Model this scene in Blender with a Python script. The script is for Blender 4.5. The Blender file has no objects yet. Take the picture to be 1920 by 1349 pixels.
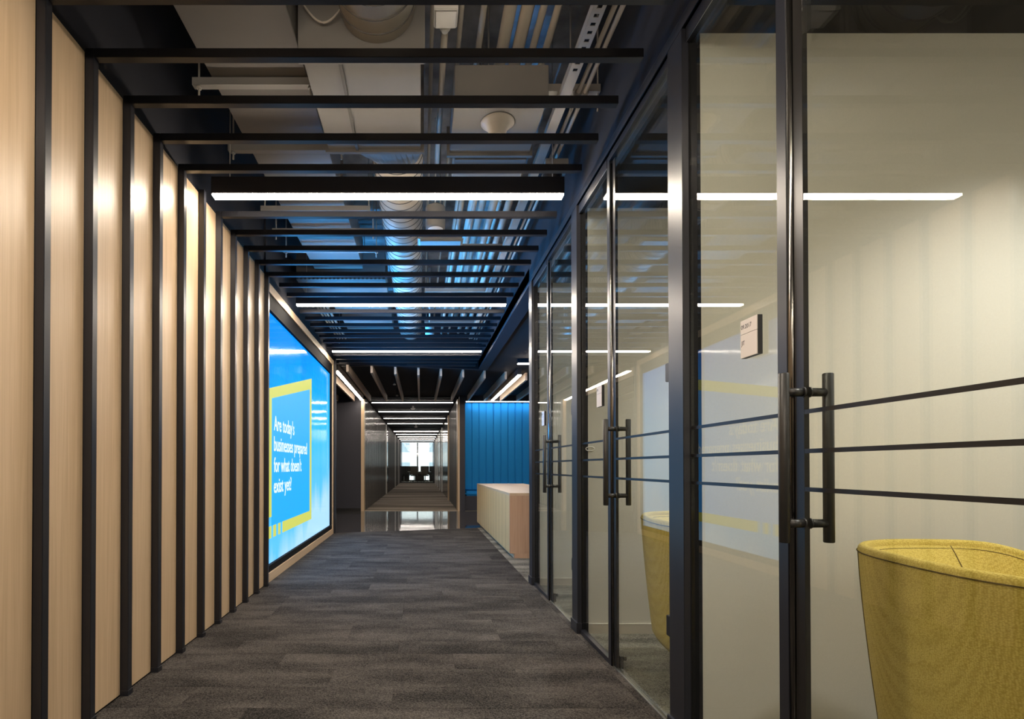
import bpy, bmesh, math, random
from mathutils import Vector, Matrix

random.seed(7)
sc = bpy.context.scene
COL = sc.collection
R = math.radians

# ------------------------------------------------------------------ camera
cam_d = bpy.data.cameras.new('camera')
cam = bpy.data.objects.new('camera', cam_d)
COL.objects.link(cam)
cam.location = (0.0, 0.0, 1.065)
cam.rotation_euler = (R(90.55), 0, 0)
cam_d.sensor_width = 36.0
cam_d.lens = 1083.0 / 1920.0 * 36.0
cam_d.shift_x = (960.0 - 789.0) / 1920.0
cam_d.shift_y = (865.6 - 674.5) / 1920.0
cam_d.clip_start = 0.05
cam_d.clip_end = 400
sc.camera = cam

# ------------------------------------------------------------------ world, exposure
world = bpy.data.worlds.new('overcast_sky')
sc.world = world
world.use_nodes = True
wb = world.node_tree.nodes['Background']
wb.inputs[0].default_value = (0.86, 0.93, 1.0, 1)
wb.inputs[1].default_value = 2.4
sc.view_settings.view_transform = 'Standard'
sc.view_settings.look = 'None'
sc.view_settings.exposure = 0.0
sc.view_settings.gamma = 1.0
sc.view_settings.use_curve_mapping = False
sc.cycles.max_bounces = 10
sc.cycles.diffuse_bounces = 5
sc.cycles.glossy_bounces = 5
sc.cycles.transparent_max_bounces = 40
sc.cycles.sample_clamp_indirect = 6.0
LENS = 108.0          # radiance of the linear lights' diffusers
ADDED_UP = 0.6         # radiance of a top strip added to lift light onto the ducts
WARM = (1.0, 0.86, 0.70)
SCREEN = 1.25


# ------------------------------------------------------------------ materials
def new_mat(name):
    m = bpy.data.materials.new(name)
    m.use_nodes = True
    nt = m.node_tree
    return m, nt, nt.nodes['Principled BSDF']


def plain(name, col, rough=0.5, metal=0.0, spec=0.5, coat=0.0, coat_rough=0.1, grain=0.0, gscale=60.0, bump=0.0):
    m, nt, p = new_mat(name)
    p.inputs['Base Color'].default_value = (*col, 1)
    p.inputs['Roughness'].default_value = rough
    p.inputs['Metallic'].default_value = metal
    p.inputs['Specular IOR Level'].default_value = spec
    p.inputs['Coat Weight'].default_value = coat
    p.inputs['Coat Roughness'].default_value = coat_rough
    if grain or bump:
        geo = nt.nodes.new('ShaderNodeNewGeometry')
        n = nt.nodes.new('ShaderNodeTexNoise')
        n.inputs['Scale'].default_value = gscale
        n.inputs['Detail'].default_value = 4
        nt.links.new(geo.outputs['Position'], n.inputs['Vector'])
        if grain:
            mr = nt.nodes.new('ShaderNodeMapRange')
            mr.inputs['From Min'].default_value = 0.3
            mr.inputs['From Max'].default_value = 0.7
            mr.inputs['To Min'].default_value = 1 - grain
            mr.inputs['To Max'].default_value = 1 + grain
            nt.links.new(n.outputs['Fac'], mr.inputs['Value'])
            mx = nt.nodes.new('ShaderNodeVectorMath')
            mx.operation = 'MULTIPLY'
            mx.inputs[0].default_value = col
            nt.links.new(mr.outputs['Result'], mx.inputs[1])
            nt.links.new(mx.outputs['Vector'], p.inputs['Base Color'])
        if bump:
            b = nt.nodes.new('ShaderNodeBump')
            b.inputs['Strength'].default_value = bump
            b.inputs['Distance'].default_value = 0.004
            nt.links.new(n.outputs['Fac'], b.inputs['Height'])
            nt.links.new(b.outputs['Normal'], p.inputs['Normal'])
    return m


def wood(name, c1, c2, axis='z', rough=0.3, coat=0.0):
    """maple veneer, fine grain along the given world axis"""
    m, nt, p = new_mat(name)
    L = nt.links
    geo = nt.nodes.new('ShaderNodeNewGeometry')
    oi = nt.nodes.new('ShaderNodeObjectInfo')
    off = nt.nodes.new('ShaderNodeVectorMath'); off.operation = 'SCALE'
    off.inputs[0].default_value = (3.1, 7.3, 11.7)
    L.new(oi.outputs['Random'], off.inputs['Scale'])
    add = nt.nodes.new('ShaderNodeVectorMath'); add.operation = 'ADD'
    L.new(geo.outputs['Position'], add.inputs[0]); L.new(off.outputs['Vector'], add.inputs[1])

    def grain(across, along):
        mp = nt.nodes.new('ShaderNodeMapping')
        s = [across] * 3
        s['xyz'.index(axis)] = along
        mp.inputs['Scale'].default_value = s
        L.new(add.outputs['Vector'], mp.inputs['Vector'])
        n = nt.nodes.new('ShaderNodeTexNoise')
        n.inputs['Scale'].default_value = 1.0
        n.inputs['Detail'].default_value = 5
        n.inputs['Distortion'].default_value = 0.6
        L.new(mp.outputs['Vector'], n.inputs['Vector'])
        return n
    fine, broad = grain(95, 2.2), grain(9, 0.55)
    mixv = nt.nodes.new('ShaderNodeMath'); mixv.operation = 'MULTIPLY_ADD'
    mixv.inputs[1].default_value = 0.5
    half = nt.nodes.new('ShaderNodeMath'); half.operation = 'MULTIPLY'; half.inputs[1].default_value = 0.5
    L.new(broad.outputs['Fac'], half.inputs[0])
    L.new(fine.outputs['Fac'], mixv.inputs[0]); L.new(half.outputs[0], mixv.inputs[2])
    ramp = nt.nodes.new('ShaderNodeValToRGB')
    ramp.color_ramp.elements[0].position = 0.36
    ramp.color_ramp.elements[0].color = (*c2, 1)
    ramp.color_ramp.elements[1].position = 0.60
    ramp.color_ramp.elements[1].color = (*c1, 1)
    L.new(mixv.outputs[0], ramp.inputs['Fac'])
    tone = nt.nodes.new('ShaderNodeMapRange')
    tone.inputs['To Min'].default_value = 0.93; tone.inputs['To Max'].default_value = 1.07
    L.new(oi.outputs['Random'], tone.inputs['Value'])
    mul = nt.nodes.new('ShaderNodeVectorMath'); mul.operation = 'MULTIPLY'
    L.new(ramp.outputs['Color'], mul.inputs[0]); L.new(tone.outputs['Result'], mul.inputs[1])
    L.new(mul.outputs['Vector'], p.inputs['Base Color'])
    p.inputs['Roughness'].default_value = rough
    p.inputs['Coat Weight'].default_value = coat
    p.inputs['Coat Roughness'].default_value = 0.2
    return m


def carpet(name, base, spread, tone=0.30, patch=(2.0, 5.0)):
    m, nt, p = new_mat(name)
    L = nt.links
    geo = nt.nodes.new('ShaderNodeNewGeometry')
    oi = nt.nodes.new('ShaderNodeObjectInfo')
    loops = nt.nodes.new('ShaderNodeTexVoronoi')
    loops.inputs['Scale'].default_value = 210
    L.new(geo.outputs['Position'], loops.inputs['Vector'])
    sep = nt.nodes.new('ShaderNodeSeparateColor')
    L.new(loops.outputs['Color'], sep.inputs['Color'])
    # soft bands running across the plank
    off = nt.nodes.new('ShaderNodeVectorMath'); off.operation = 'SCALE'
    off.inputs[0].default_value = (37, 53, 11)
    L.new(oi.outputs['Random'], off.inputs['Scale'])
    add = nt.nodes.new('ShaderNodeVectorMath'); add.operation = 'ADD'
    L.new(geo.outputs['Position'], add.inputs[0]); L.new(off.outputs['Vector'], add.inputs[1])
    mp = nt.nodes.new('ShaderNodeMapping')
    mp.inputs['Scale'].default_value = (patch[0], patch[1], 1)
    L.new(add.outputs['Vector'], mp.inputs['Vector'])
    band = nt.nodes.new('ShaderNodeTexNoise')
    band.inputs['Scale'].default_value = 1.0
    band.inputs['Detail'].default_value = 6
    L.new(mp.outputs['Vector'], band.inputs['Vector'])
    # value = tone of the plank + band + yarn speckle
    a = nt.nodes.new('ShaderNodeMapRange')
    a.inputs['To Min'].default_value = -tone * 0.5; a.inputs['To Max'].default_value = tone * 0.5
    L.new(oi.outputs['Random'], a.inputs['Value'])
    b = nt.nodes.new('ShaderNodeMapRange')
    b.inputs['From Min'].default_value = 0.35; b.inputs['From Max'].default_value = 0.65
    b.inputs['To Min'].default_value = -0.42; b.inputs['To Max'].default_value = 0.75
    L.new(band.outputs['Fac'], b.inputs['Value'])
    c = nt.nodes.new('ShaderNodeMapRange')
    c.inputs['To Min'].default_value = -spread; c.inputs['To Max'].default_value = spread
    L.new(sep.outputs['Red'], c.inputs['Value'])
    s1 = nt.nodes.new('ShaderNodeMath'); s1.operation = 'ADD'
    L.new(a.outputs['Result'], s1.inputs[0]); L.new(b.outputs['Result'], s1.inputs[1])
    s2 = nt.nodes.new('ShaderNodeMath'); s2.operation = 'ADD'
    L.new(s1.outputs[0], s2.inputs[0]); L.new(c.outputs['Result'], s2.inputs[1])
    s3 = nt.nodes.new('ShaderNodeMath'); s3.operation = 'ADD'; s3.inputs[1].default_value = 1.0
    L.new(s2.outputs[0], s3.inputs[0])
    s4 = nt.nodes.new('ShaderNodeMath'); s4.operation = 'MAXIMUM'; s4.inputs[1].default_value = 0.25
    L.new(s3.outputs[0], s4.inputs[0])
    mul = nt.nodes.new('ShaderNodeVectorMath'); mul.operation = 'SCALE'
    mul.inputs[0].default_value = base
    L.new(s4.outputs[0], mul.inputs['Scale'])
    L.new(mul.outputs['Vector'], p.inputs['Base Color'])
    p.inputs['Roughness'].default_value = 0.95
    p.inputs['Specular IOR Level'].default_value = 0.15
    bp = nt.nodes.new('ShaderNodeBump')
    bp.inputs['Strength'].default_value = 0.5
    bp.inputs['Distance'].default_value = 0.003
    L.new(loops.outputs['Distance'], bp.inputs['Height'])
    L.new(bp.outputs['Normal'], p.inputs['Normal'])
    return m


def weave(name, col, dark):
    """coarse knitted upholstery"""
    m, nt, p = new_mat(name)
    L = nt.links
    tc = nt.nodes.new('ShaderNodeTexCoord')
    mp = nt.nodes.new('ShaderNodeMapping')
    mp.inputs['Scale'].default_value = (1, 1, 1.7)
    L.new(tc.outputs['Object'], mp.inputs['Vector'])
    v = nt.nodes.new('ShaderNodeTexVoronoi')
    v.inputs['Scale'].default_value = 170
    v.inputs['Randomness'].default_value = 0.55
    L.new(mp.outputs['Vector'], v.inputs['Vector'])
    ramp = nt.nodes.new('ShaderNodeValToRGB')
    ramp.color_ramp.elements[0].position = 0.1; ramp.color_ramp.elements[0].color = (*col, 1)
    ramp.color_ramp.elements[1].position = 0.75; ramp.color_ramp.elements[1].color = (*dark, 1)
    L.new(v.outputs['Distance'], ramp.inputs['Fac'])
    L.new(ramp.outputs['Color'], p.inputs['Base Color'])
    b = nt.nodes.new('ShaderNodeBump')
    b.invert = True
    b.inputs['Strength'].default_value = 0.35
    b.inputs['Distance'].default_value = 0.002
    L.new(v.outputs['Distance'], b.inputs['Height'])
    L.new(b.outputs['Normal'], p.inputs['Normal'])
    p.inputs['Roughness'].default_value = 0.9
    p.inputs['Specular IOR Level'].default_value = 0.2
    p.inputs['Sheen Weight'].default_value = 0.1
    return m


def emit(name, col, strength, base=0.8):
    m, nt, p = new_mat(name)
    p.inputs['Base Color'].default_value = (base, base, base, 1)
    p.inputs['Emission Color'].default_value = (*col, 1)
    p.inputs['Emission Strength'].default_value = strength
    return m


def glass(name, tint=(0.93, 0.95, 0.93), f0=0.045, rough=0.0):
    """clear architectural pane: see-through plus angle-dependent mirror"""
    m = bpy.data.materials.new(name)
    m.use_nodes = True
    nt = m.node_tree
    nt.nodes.clear()
    L = nt.links
    out = nt.nodes.new('ShaderNodeOutputMaterial')
    geo = nt.nodes.new('ShaderNodeNewGeometry')
    dot = nt.nodes.new('ShaderNodeVectorMath'); dot.operation = 'DOT_PRODUCT'
    L.new(geo.outputs['Normal'], dot.inputs[0]); L.new(geo.outputs['Incoming'], dot.inputs[1])
    ab = nt.nodes.new('ShaderNodeMath'); ab.operation = 'ABSOLUTE'
    L.new(dot.outputs['Value'], ab.inputs[0])
    om = nt.nodes.new('ShaderNodeMath'); om.operation = 'SUBTRACT'; om.inputs[0].default_value = 1.0
    L.new(ab.outputs[0], om.inputs[1])
    pw = nt.nodes.new('ShaderNodeMath'); pw.operation = 'POWER'; pw.inputs[1].default_value = 5.0
    L.new(om.outputs[0], pw.inputs[0])
    sch = nt.nodes.new('ShaderNodeMath'); sch.operation = 'MULTIPLY_ADD'
    sch.inputs[1].default_value = 1 - f0; sch.inputs[2].default_value = f0
    L.new(pw.outputs[0], sch.inputs[0])
    t = nt.nodes.new('ShaderNodeBsdfTransparent'); t.inputs['Color'].default_value = (*tint, 1)
    g = nt.nodes.new('ShaderNodeBsdfGlossy'); g.inputs['Roughness'].default_value = rough
    mx = nt.nodes.new('ShaderNodeMixShader')
    L.new(sch.outputs[0], mx.inputs['Fac'])
    L.new(t.outputs[0], mx.inputs[1]); L.new(g.outputs[0], mx.inputs[2])
    L.new(mx.outputs[0], out.inputs['Surface'])
    return m


def screen_mat(name):
    """lit picture: blue sky paling towards the bottom, under a glossy, slightly wavy sheet"""
    m, nt, p = new_mat(name)
    L = nt.links
    geo = nt.nodes.new('ShaderNodeNewGeometry')
    sp = nt.nodes.new('ShaderNodeSeparateXYZ')
    L.new(geo.outputs['Position'], sp.inputs[0])
    mp = nt.nodes.new('ShaderNodeMapping')
    mp.inputs['Scale'].default_value = (1, 2.5, 0.5)
    L.new(geo.outputs['Position'], mp.inputs['Vector'])
    n = nt.nodes.new('ShaderNodeTexNoise'); n.inputs['Scale'].default_value = 1.2; n.inputs['Detail'].default_value = 4
    L.new(mp.outputs['Vector'], n.inputs['Vector'])
    h = nt.nodes.new('ShaderNodeMapRange')
    h.inputs['From Min'].default_value = 0.15; h.inputs['From Max'].default_value = 2.52
    L.new(sp.outputs['Z'], h.inputs['Value'])
    d = nt.nodes.new('ShaderNodeMapRange')
    d.inputs['From Min'].default_value = 5.2; d.inputs['From Max'].default_value = 9.1
    d.inputs['To Min'].default_value = 0.12; d.inputs['To Max'].default_value = -0.22
    L.new(sp.outputs['Y'], d.inputs['Value'])
    a = nt.nodes.new('ShaderNodeMath'); a.operation = 'ADD'
    L.new(h.outputs['Result'], a.inputs[0]); L.new(d.outputs['Result'], a.inputs[1])
    nn = nt.nodes.new('ShaderNodeMath'); nn.operation = 'MULTIPLY_ADD'
    nn.inputs[1].default_value = 0.35; nn.inputs[2].default_value = -0.175
    L.new(n.outputs['Fac'], nn.inputs[0])
    b = nt.nodes.new('ShaderNodeMath'); b.operation = 'ADD'
    L.new(a.outputs[0], b.inputs[0]); L.new(nn.outputs[0], b.inputs[1])
    ramp = nt.nodes.new('ShaderNodeValToRGB')
    e = ramp.color_ramp.elements
    e[0].position = 0.0; e[0].color = (0.36, 0.64, 0.95, 1)
    e[1].position = 1.0; e[1].color = (0.0, 0.245, 0.93, 1)
    k = e.new(0.14); k.color = (0.10, 0.50, 0.97, 1)
    k = e.new(0.5); k.color = (0.01, 0.44, 0.97, 1)
    L.new(b.outputs[0], ramp.inputs['Fac'])
    L.new(ramp.outputs['Color'], p.inputs['Emission Color'])
    p.inputs['Emission Strength'].default_value = SCREEN
    p.inputs['Base Color'].default_value = (0.01, 0.015, 0.02, 1)
    p.inputs['Roughness'].default_value = 0.08
    wv = nt.nodes.new('ShaderNodeTexNoise'); wv.inputs['Scale'].default_value = 7.0; wv.inputs['Detail'].default_value = 3
    L.new(geo.outputs['Position'], wv.inputs['Vector'])
    bp = nt.nodes.new('ShaderNodeBump'); bp.inputs['Strength'].default_value = 0.12; bp.inputs['Distance'].default_value = 0.01
    L.new(wv.outputs['Fac'], bp.inputs['Height'])
    L.new(bp.outputs['Normal'], p.inputs['Normal'])
    return m


M = {}
M['navy'] = plain('navy_black_metal', (0.0135, 0.0145, 0.020), rough=0.33, spec=0.5)
M['navy_soft'] = plain('navy_black_paint', (0.019, 0.020, 0.027), rough=0.6, spec=0.3)
M['charcoal'] = plain('charcoal_wall_paint', (0.040, 0.040, 0.053), rough=0.55, spec=0.4)
M['charcoal_gloss'] = plain('charcoal_gloss_panel', (0.016, 0.016, 0.020), rough=0.15, spec=0.4)
M['black'] = plain('matt_black', (0.008, 0.008, 0.009), rough=0.45)
M['bezel'] = plain('matt_black_bezel', (0.006, 0.006, 0.007), rough=0.8, spec=0.15)
M['slat_grey'] = plain('grey_slat_metal', (0.11, 0.105, 0.10), rough=0.35, metal=0.5)
M['handle'] = plain('satin_black_handle', (0.018, 0.018, 0.018), rough=0.38)
M['steel'] = plain('dark_polished_steel', (0.17, 0.165, 0.155), rough=0.2, metal=1.0)
M['aluminium'] = plain('brushed_aluminium', (0.55, 0.54, 0.52), rough=0.35, metal=1.0)
M['maple'] = wood('maple_veneer', (0.67, 0.50, 0.325), (0.555, 0.395, 0.24), 'z', rough=0.36, coat=0.0)
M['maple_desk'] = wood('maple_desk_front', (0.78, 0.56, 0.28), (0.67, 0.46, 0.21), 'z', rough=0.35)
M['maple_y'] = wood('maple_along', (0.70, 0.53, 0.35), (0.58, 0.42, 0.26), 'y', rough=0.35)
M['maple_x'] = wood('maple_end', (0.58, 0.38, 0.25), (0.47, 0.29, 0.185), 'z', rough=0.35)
M['fin'] = wood('fin_veneer', (0.66, 0.53, 0.42), (0.54, 0.42, 0.32), 'y', rough=0.5)
M['carpet'] = carpet('plank_carpet', (0.0415, 0.0375, 0.0345), 0.85)
M['room_carpet'] = carpet('grey_carpet', (0.16, 0.15, 0.125), 0.6, tone=0.0)
M['far_carpet'] = carpet('striped_carpet', (0.34, 0.29, 0.24), 0.25, tone=0.0, patch=(0.25, 1.6))
M['polished'] = plain('polished_dark_concrete', (0.050, 0.047, 0.050), rough=0.045, spec=1.0, grain=0.3, gscale=5)
M['beige'] = plain('beige_wallcovering', (0.63, 0.605, 0.545), rough=0.85, spec=0.2, grain=0.03, gscale=180)
M['beige_trim'] = plain('beige_baseboard', (0.50, 0.45, 0.38), rough=0.5)
M['dark_ceiling'] = plain('dark_ceiling_paint', (0.020, 0.019, 0.021), rough=0.8, spec=0.2)
M['concrete'] = plain('fireproofed_concrete', (0.42, 0.42, 0.43), rough=0.95, spec=0.1, grain=0.45, gscale=4.0, bump=0.6)
M['duct'] = plain('painted_duct', (0.215, 0.205, 0.195), rough=0.55, spec=0.35, grain=0.06, gscale=3)
M['duct_dark'] = plain('taupe_duct', (0.135, 0.128, 0.12), rough=0.6, spec=0.3, grain=0.06, gscale=3)
M['conduit'] = plain('cream_conduit', (0.52, 0.48, 0.42), rough=0.45)
M['zinc'] = plain('galvanised_strut', (0.36, 0.34, 0.31), rough=0.5, metal=0.3)
M['white'] = plain('white_plastic', (0.86, 0.85, 0.82), rough=0.4)
M['plate'] = plain('sign_plate', (0.62, 0.57, 0.53), rough=0.45)
M['glass'] = glass('clear_glass')
M['film'] = plain('black_film', (0.010, 0.009, 0.008), rough=0.3)
M['mustard'] = weave('mustard_knit', (0.74, 0.575, 0.15), (0.46, 0.335, 0.06))
M['seam'] = plain('seam_thread', (0.10, 0.065, 0.012), rough=0.9)
M['felt'] = plain('blue_felt', (0.016, 0.23, 0.58), rough=0.9, spec=0.15, grain=0.08, gscale=300)
M['lens'] = emit('light_diffuser', WARM, LENS)
M['added_up'] = emit('added_uplight', WARM, ADDED_UP)
M['lens_lobby'] = emit('light_diffuser_lobby', WARM, 38.0)
M['lens_far'] = emit('light_diffuser_cool', (1.0, 0.90, 0.80), 22.0)
M['cove'] = emit('cove_strip', (0.80, 0.92, 1.0), 36.0)
M['screen'] = screen_mat('screen_picture')
M['s_yellow'] = emit('screen_yellow', (0.66, 0.70, 0.13), 1.0, base=0.01)
M['s_blue'] = emit('screen_inner_blue', (0.006, 0.37, 0.97), 1.25, base=0.01)
M['s_white'] = emit('screen_white', (0.80, 0.94, 1.0), 1.1, base=0.01)
M['facade'] = plain('pale_facade', (0.80, 0.80, 0.80), rough=0.9)
M['facade_glass'] = plain('facade_window', (0.42, 0.52, 0.60), rough=0.3)


# ------------------------------------------------------------------ mesh helpers
class MB:
    def __init__(self):
        self.bm = bmesh.new()

    def box(self, x0, x1, y0, y1, z0, z1):
        bm = self.bm
        v = [bm.verts.new((x, y, z)) for x in (x0, x1) for y in (y0, y1) for z in (z0, z1)]
        for f in ((0, 1, 3, 2), (4, 6, 7, 5), (0, 4, 5, 1), (2, 3, 7, 6), (0, 2, 6, 4), (1, 5, 7, 3)):
            bm.faces.new([v[i] for i in f])
        return self

    def bevel(self, w, seg=2):
        bmesh.ops.bevel(self.bm, geom=list(self.bm.edges), offset=w, segments=seg, affect='EDGES', clamp_overlap=True)
        return self

    def prism(self, pts, z0, z1):
        """plan polygon (x, y) pulled from z0 to z1"""
        bm = self.bm
        a = [bm.verts.new((x, y, z0)) for x, y in pts]
        b = [bm.verts.new((x, y, z1)) for x, y in pts]
        n = len(pts)
        bm.faces.new(a[::-1]); bm.faces.new(b)
        for i in range(n):
            bm.faces.new((a[i], a[(i + 1) % n], b[(i + 1) % n], b[i]))
        return self

    def tube(self, p0, p1, r, seg=14, r1=None):
        p0, p1 = Vector(p0), Vector(p1)
        d = (p1 - p0)
        q = d.to_track_quat('Z', 'Y')
        rings = []
        for p, rr in ((p0, r), (p1, r if r1 is None else r1)):
            rings.append([self.bm.verts.new(p + q @ Vector((rr * math.cos(2 * math.pi * i / seg), rr * math.sin(2 * math.pi * i / seg), 0))) for i in range(seg)])
        a, b = rings
        self.bm.faces.new(a[::-1]); self.bm.faces.new(b)
        for i in range(seg):
            f = self.bm.faces.new((a[i], a[(i + 1) % seg], b[(i + 1) % seg], b[i]))
            f.smooth = True
        return self

    def lathe(self, prof, origin, axis='Z', seg=24):
        """prof: (radius, height) pairs turned about the axis through origin"""
        o = Vector(origin)
        rings = []
        for r, h in prof:
            ring = []
            for i in range(seg):
                c, s = r * math.cos(2 * math.pi * i / seg), r * math.sin(2 * math.pi * i / seg)
                co = {'Z': (c, s, h), 'Y': (s, h, c), 'X': (h, c, s)}[axis]
                ring.append(self.bm.verts.new(o + Vector(co)))
            rings.append(ring)
        for a, b in zip(rings, rings[1:]):
            for i in range(seg):
                f = self.bm.faces.new((a[i], a[(i + 1) % seg], b[(i + 1) % seg], b[i]))
                f.smooth = True
        for ring, flip in ((rings[0], True), (rings[-1], False)):
            if (ring[0].co - ring[seg // 2].co).length > 1e-5:
                self.bm.faces.new(ring[::-1] if flip else ring)
        return self

    def path(self, pts, r, seg=8, closed=False):
        pts = [Vector(p) for p in pts]
        n = len(pts)
        rings = []
        for i, p in enumerate(pts):
            if closed:
                t = pts[(i + 1) % n] - pts[i - 1]
            else:
                t = pts[min(i + 1, n - 1)] - pts[max(i - 1, 0)]
            q = t.to_track_quat('Z', 'Y')
            rings.append([self.bm.verts.new(p + q @ Vector((r * math.cos(2 * math.pi * k / seg), r * math.sin(2 * math.pi * k / seg), 0))) for k in range(seg)])
        pairs = list(zip(rings, rings[1:])) + ([(rings[-1], rings[0])] if closed else [])
        for a, b in pairs:
            # match the nearest vertex so that the skin does not twist
            sh = min(range(seg), key=lambda s: (a[0].co - b[s].co).length)
            for k in range(seg):
                f = self.bm.faces.new((a[k], a[(k + 1) % seg], b[(k + 1 + sh) % seg], b[(k + sh) % seg]))
                f.smooth = True
        if not closed:
            self.bm.faces.new(rings[0][::-1]); self.bm.faces.new(rings[-1])
        return self

    def mesh(self, name, mat):
        bmesh.ops.recalc_face_normals(self.bm, faces=self.bm.faces)
        me = bpy.data.meshes.new(name)
        self.bm.to_mesh(me)
        self.bm.free()
        me.materials.append(mat)
        return me

    def obj(self, name, mat, parent=None):
        return link(name, self.mesh(name, mat), parent)


def link(name, me, parent=None, loc=(0, 0, 0)):
    o = bpy.data.objects.new(name, me)
    COL.objects.link(o)
    o.location = loc
    if parent is not None:
        o.parent = parent
    return o


def bx(name, mat, x0, x1, y0, y1, z0, z1, parent=None, bev=0.0):
    b = MB().box(x0, x1, y0, y1, z0, z1)
    if bev:
        b.bevel(bev)
    return b.obj(name, mat, parent)


def tag(o, label=None, cat=None, group=None, kind=None):
    for k, v in (('label', label), ('category', cat), ('group', group), ('kind', kind)):
        if v:
            o[k] = v
    return o


def thing(name, label, cat, loc=(0, 0, 0), group=None, rz=0.0):
    o = bpy.data.objects.new(name, None)
    o.empty_display_size = 0.1
    COL.objects.link(o)
    o.location = loc
    o.rotation_euler = (0, 0, rz)
    return tag(o, label, cat, group)


def struct(name, mat, x0, x1, y0, y1, z0, z1, label=None, parent=None):
    o = bx(name, mat, x0, x1, y0, y1, z0, z1, parent)
    if parent is None:
        tag(o, label, None, None, 'structure')
    return o


def struct_empty(name, label, loc=(0, 0, 0)):
    o = bpy.data.objects.new(name, None)
    o.empty_display_size = 0.1
    COL.objects.link(o)
    o.location = loc
    return tag(o, label, None, None, 'structure')


def copy_tree(o, parent=None):
    c = o.copy()
    COL.objects.link(c)
    c.parent = parent
    for ch in list(o.children):
        copy_tree(ch, c)
    return c


def text_mesh(name, s, size, mat, xscale=1.0, bold=0.0, depth=0.001, spacing=1.0):
    cu = bpy.data.curves.new(name, 'FONT')
    cu.body = s
    cu.size = size
    cu.extrude = depth
    cu.offset = bold
    cu.resolution_u = 3
    cu.space_character = spacing
    tmp = bpy.data.objects.new(name + '_tmp', cu)
    COL.objects.link(tmp)
    bpy.context.view_layer.update()
    me = bpy.data.meshes.new_from_object(tmp.evaluated_get(bpy.context.evaluated_depsgraph_get()))
    bpy.data.objects.remove(tmp)
    bpy.data.curves.remove(cu)
    x0 = min(v.co.x for v in me.vertices)
    for v in me.vertices:
        v.co.x = (v.co.x - x0) * xscale
    me.materials.clear()
    me.materials.append(mat)
    return me


def text_on(name, s, size, mat, at, face, parent, width=None, **kw):
    """lettering standing in a wall plane; face +1 looks towards +x, -1 towards -x"""
    me = text_mesh(name, s, size, mat, **kw)
    if width:
        w = max(v.co.x for v in me.vertices)
        for v in me.vertices:
            v.co.x *= width / w
    for v in me.vertices:
        x, y, z = v.co
        v.co = (z * face, x * face, y)
    o = link(name, me, parent, at)
    return o


# ------------------------------------------------------------------ key dimensions
XP = -1.39            # face of the wood panels
XG = 1.025            # corridor face of the glass
ZB, ZT = 2.763, 2.801     # slat underside and top
SP = 0.3048               # slat spacing
YK = lambda k: 2.375 + SP * k
STUD = [0.695, 2.19, 3.68, 5.18]
SLAB = 3.75
ZC = 2.78                 # lobby ceiling
YW = 13.9                 # lobby back wall
YE = 38.4                 # glass wall at the corridor's end
YN = 44.5                 # window wall behind it

# ------------------------------------------------------------------ floor
floor = struct('floor', M['polished'], -6, 6, -7.2, YN + 0.2, -0.2, 0.0, 'dark polished concrete floor running under the carpets')
tile_len, tile_w = 0.94, 0.245
tile_cache = {}


def tile(x0, x1, y):
    key = round(x1 - x0, 3)
    if key not in tile_cache:
        tile_cache[key] = MB().box(0, key - 0.0012, 0, tile_w - 0.0012, 0.0, 0.006).mesh('carpet_tile', M['carpet'])
    o = link('carpet_tile', tile_cache[key], floor, (x0, y, random.uniform(0.0, 0.0008)))
    return o


row = 0
y = 2.3
XR = 0.985
edge = lambda x: 9.72 + 0.33 * x
while y < edge(XR):
    x = XP - random.choice((0.0, 0.31, 0.62))
    while x < XR:
        a, b = max(x, XP + 0.001), min(x + tile_len, XR)
        if b - a > 0.03:
            y1 = y + tile_w - 0.0012
            if y1 <= edge(a):
                tile(a, b, y)
            elif y < edge(b) - 0.01:
                b -= 0.0012
                poly = []
                cor = [(a, y), (b, y), (b, y1), (a, y1)]
                for p_, q_ in zip(cor, cor[1:] + cor[:1]):
                    dp, dq = edge(p_[0]) - p_[1], edge(q_[0]) - q_[1]
                    if dp >= 0:
                        poly.append(p_)
                    if dp * dq < 0:
                        t_ = dp / (dp - dq)
                        poly.append((p_[0] + (q_[0] - p_[0]) * t_, p_[1] + (q_[1] - p_[1]) * t_))
                if len(poly) > 2:
                    MB().prism(poly, 0, 0.006).obj('carpet_tile', M['carpet'], floor)
        x += tile_len
    y += tile_w
    row += 1
bx('near_carpet', M['carpet'], XP, XR + 0.04, -7.0, 2.298, 0, 0.006, floor)
bx('threshold_strip', M['carpet'], XR + 0.0005, XR + 0.035, 2.3, 5.3, 0, 0.006, floor)
bx('room_carpet', M['room_carpet'], 1.037, 2.9, STUD[0] - 1.0, STUD[3], 0, 0.006, floor)
bx('lobby_carpet', M['room_carpet'], XR + 0.002, 4.5, 5.31, 10.1, 0, 0.006, floor)
bx('corridor_carpet', M['far_carpet'], -1.36, 0.90, YW, YE, 0, 0.006, floor)
bx('meeting_room_carpet', M['far_carpet'], -4.0, 4.0, YE + 0.05, YN, 0, 0.006, floor)

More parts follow.
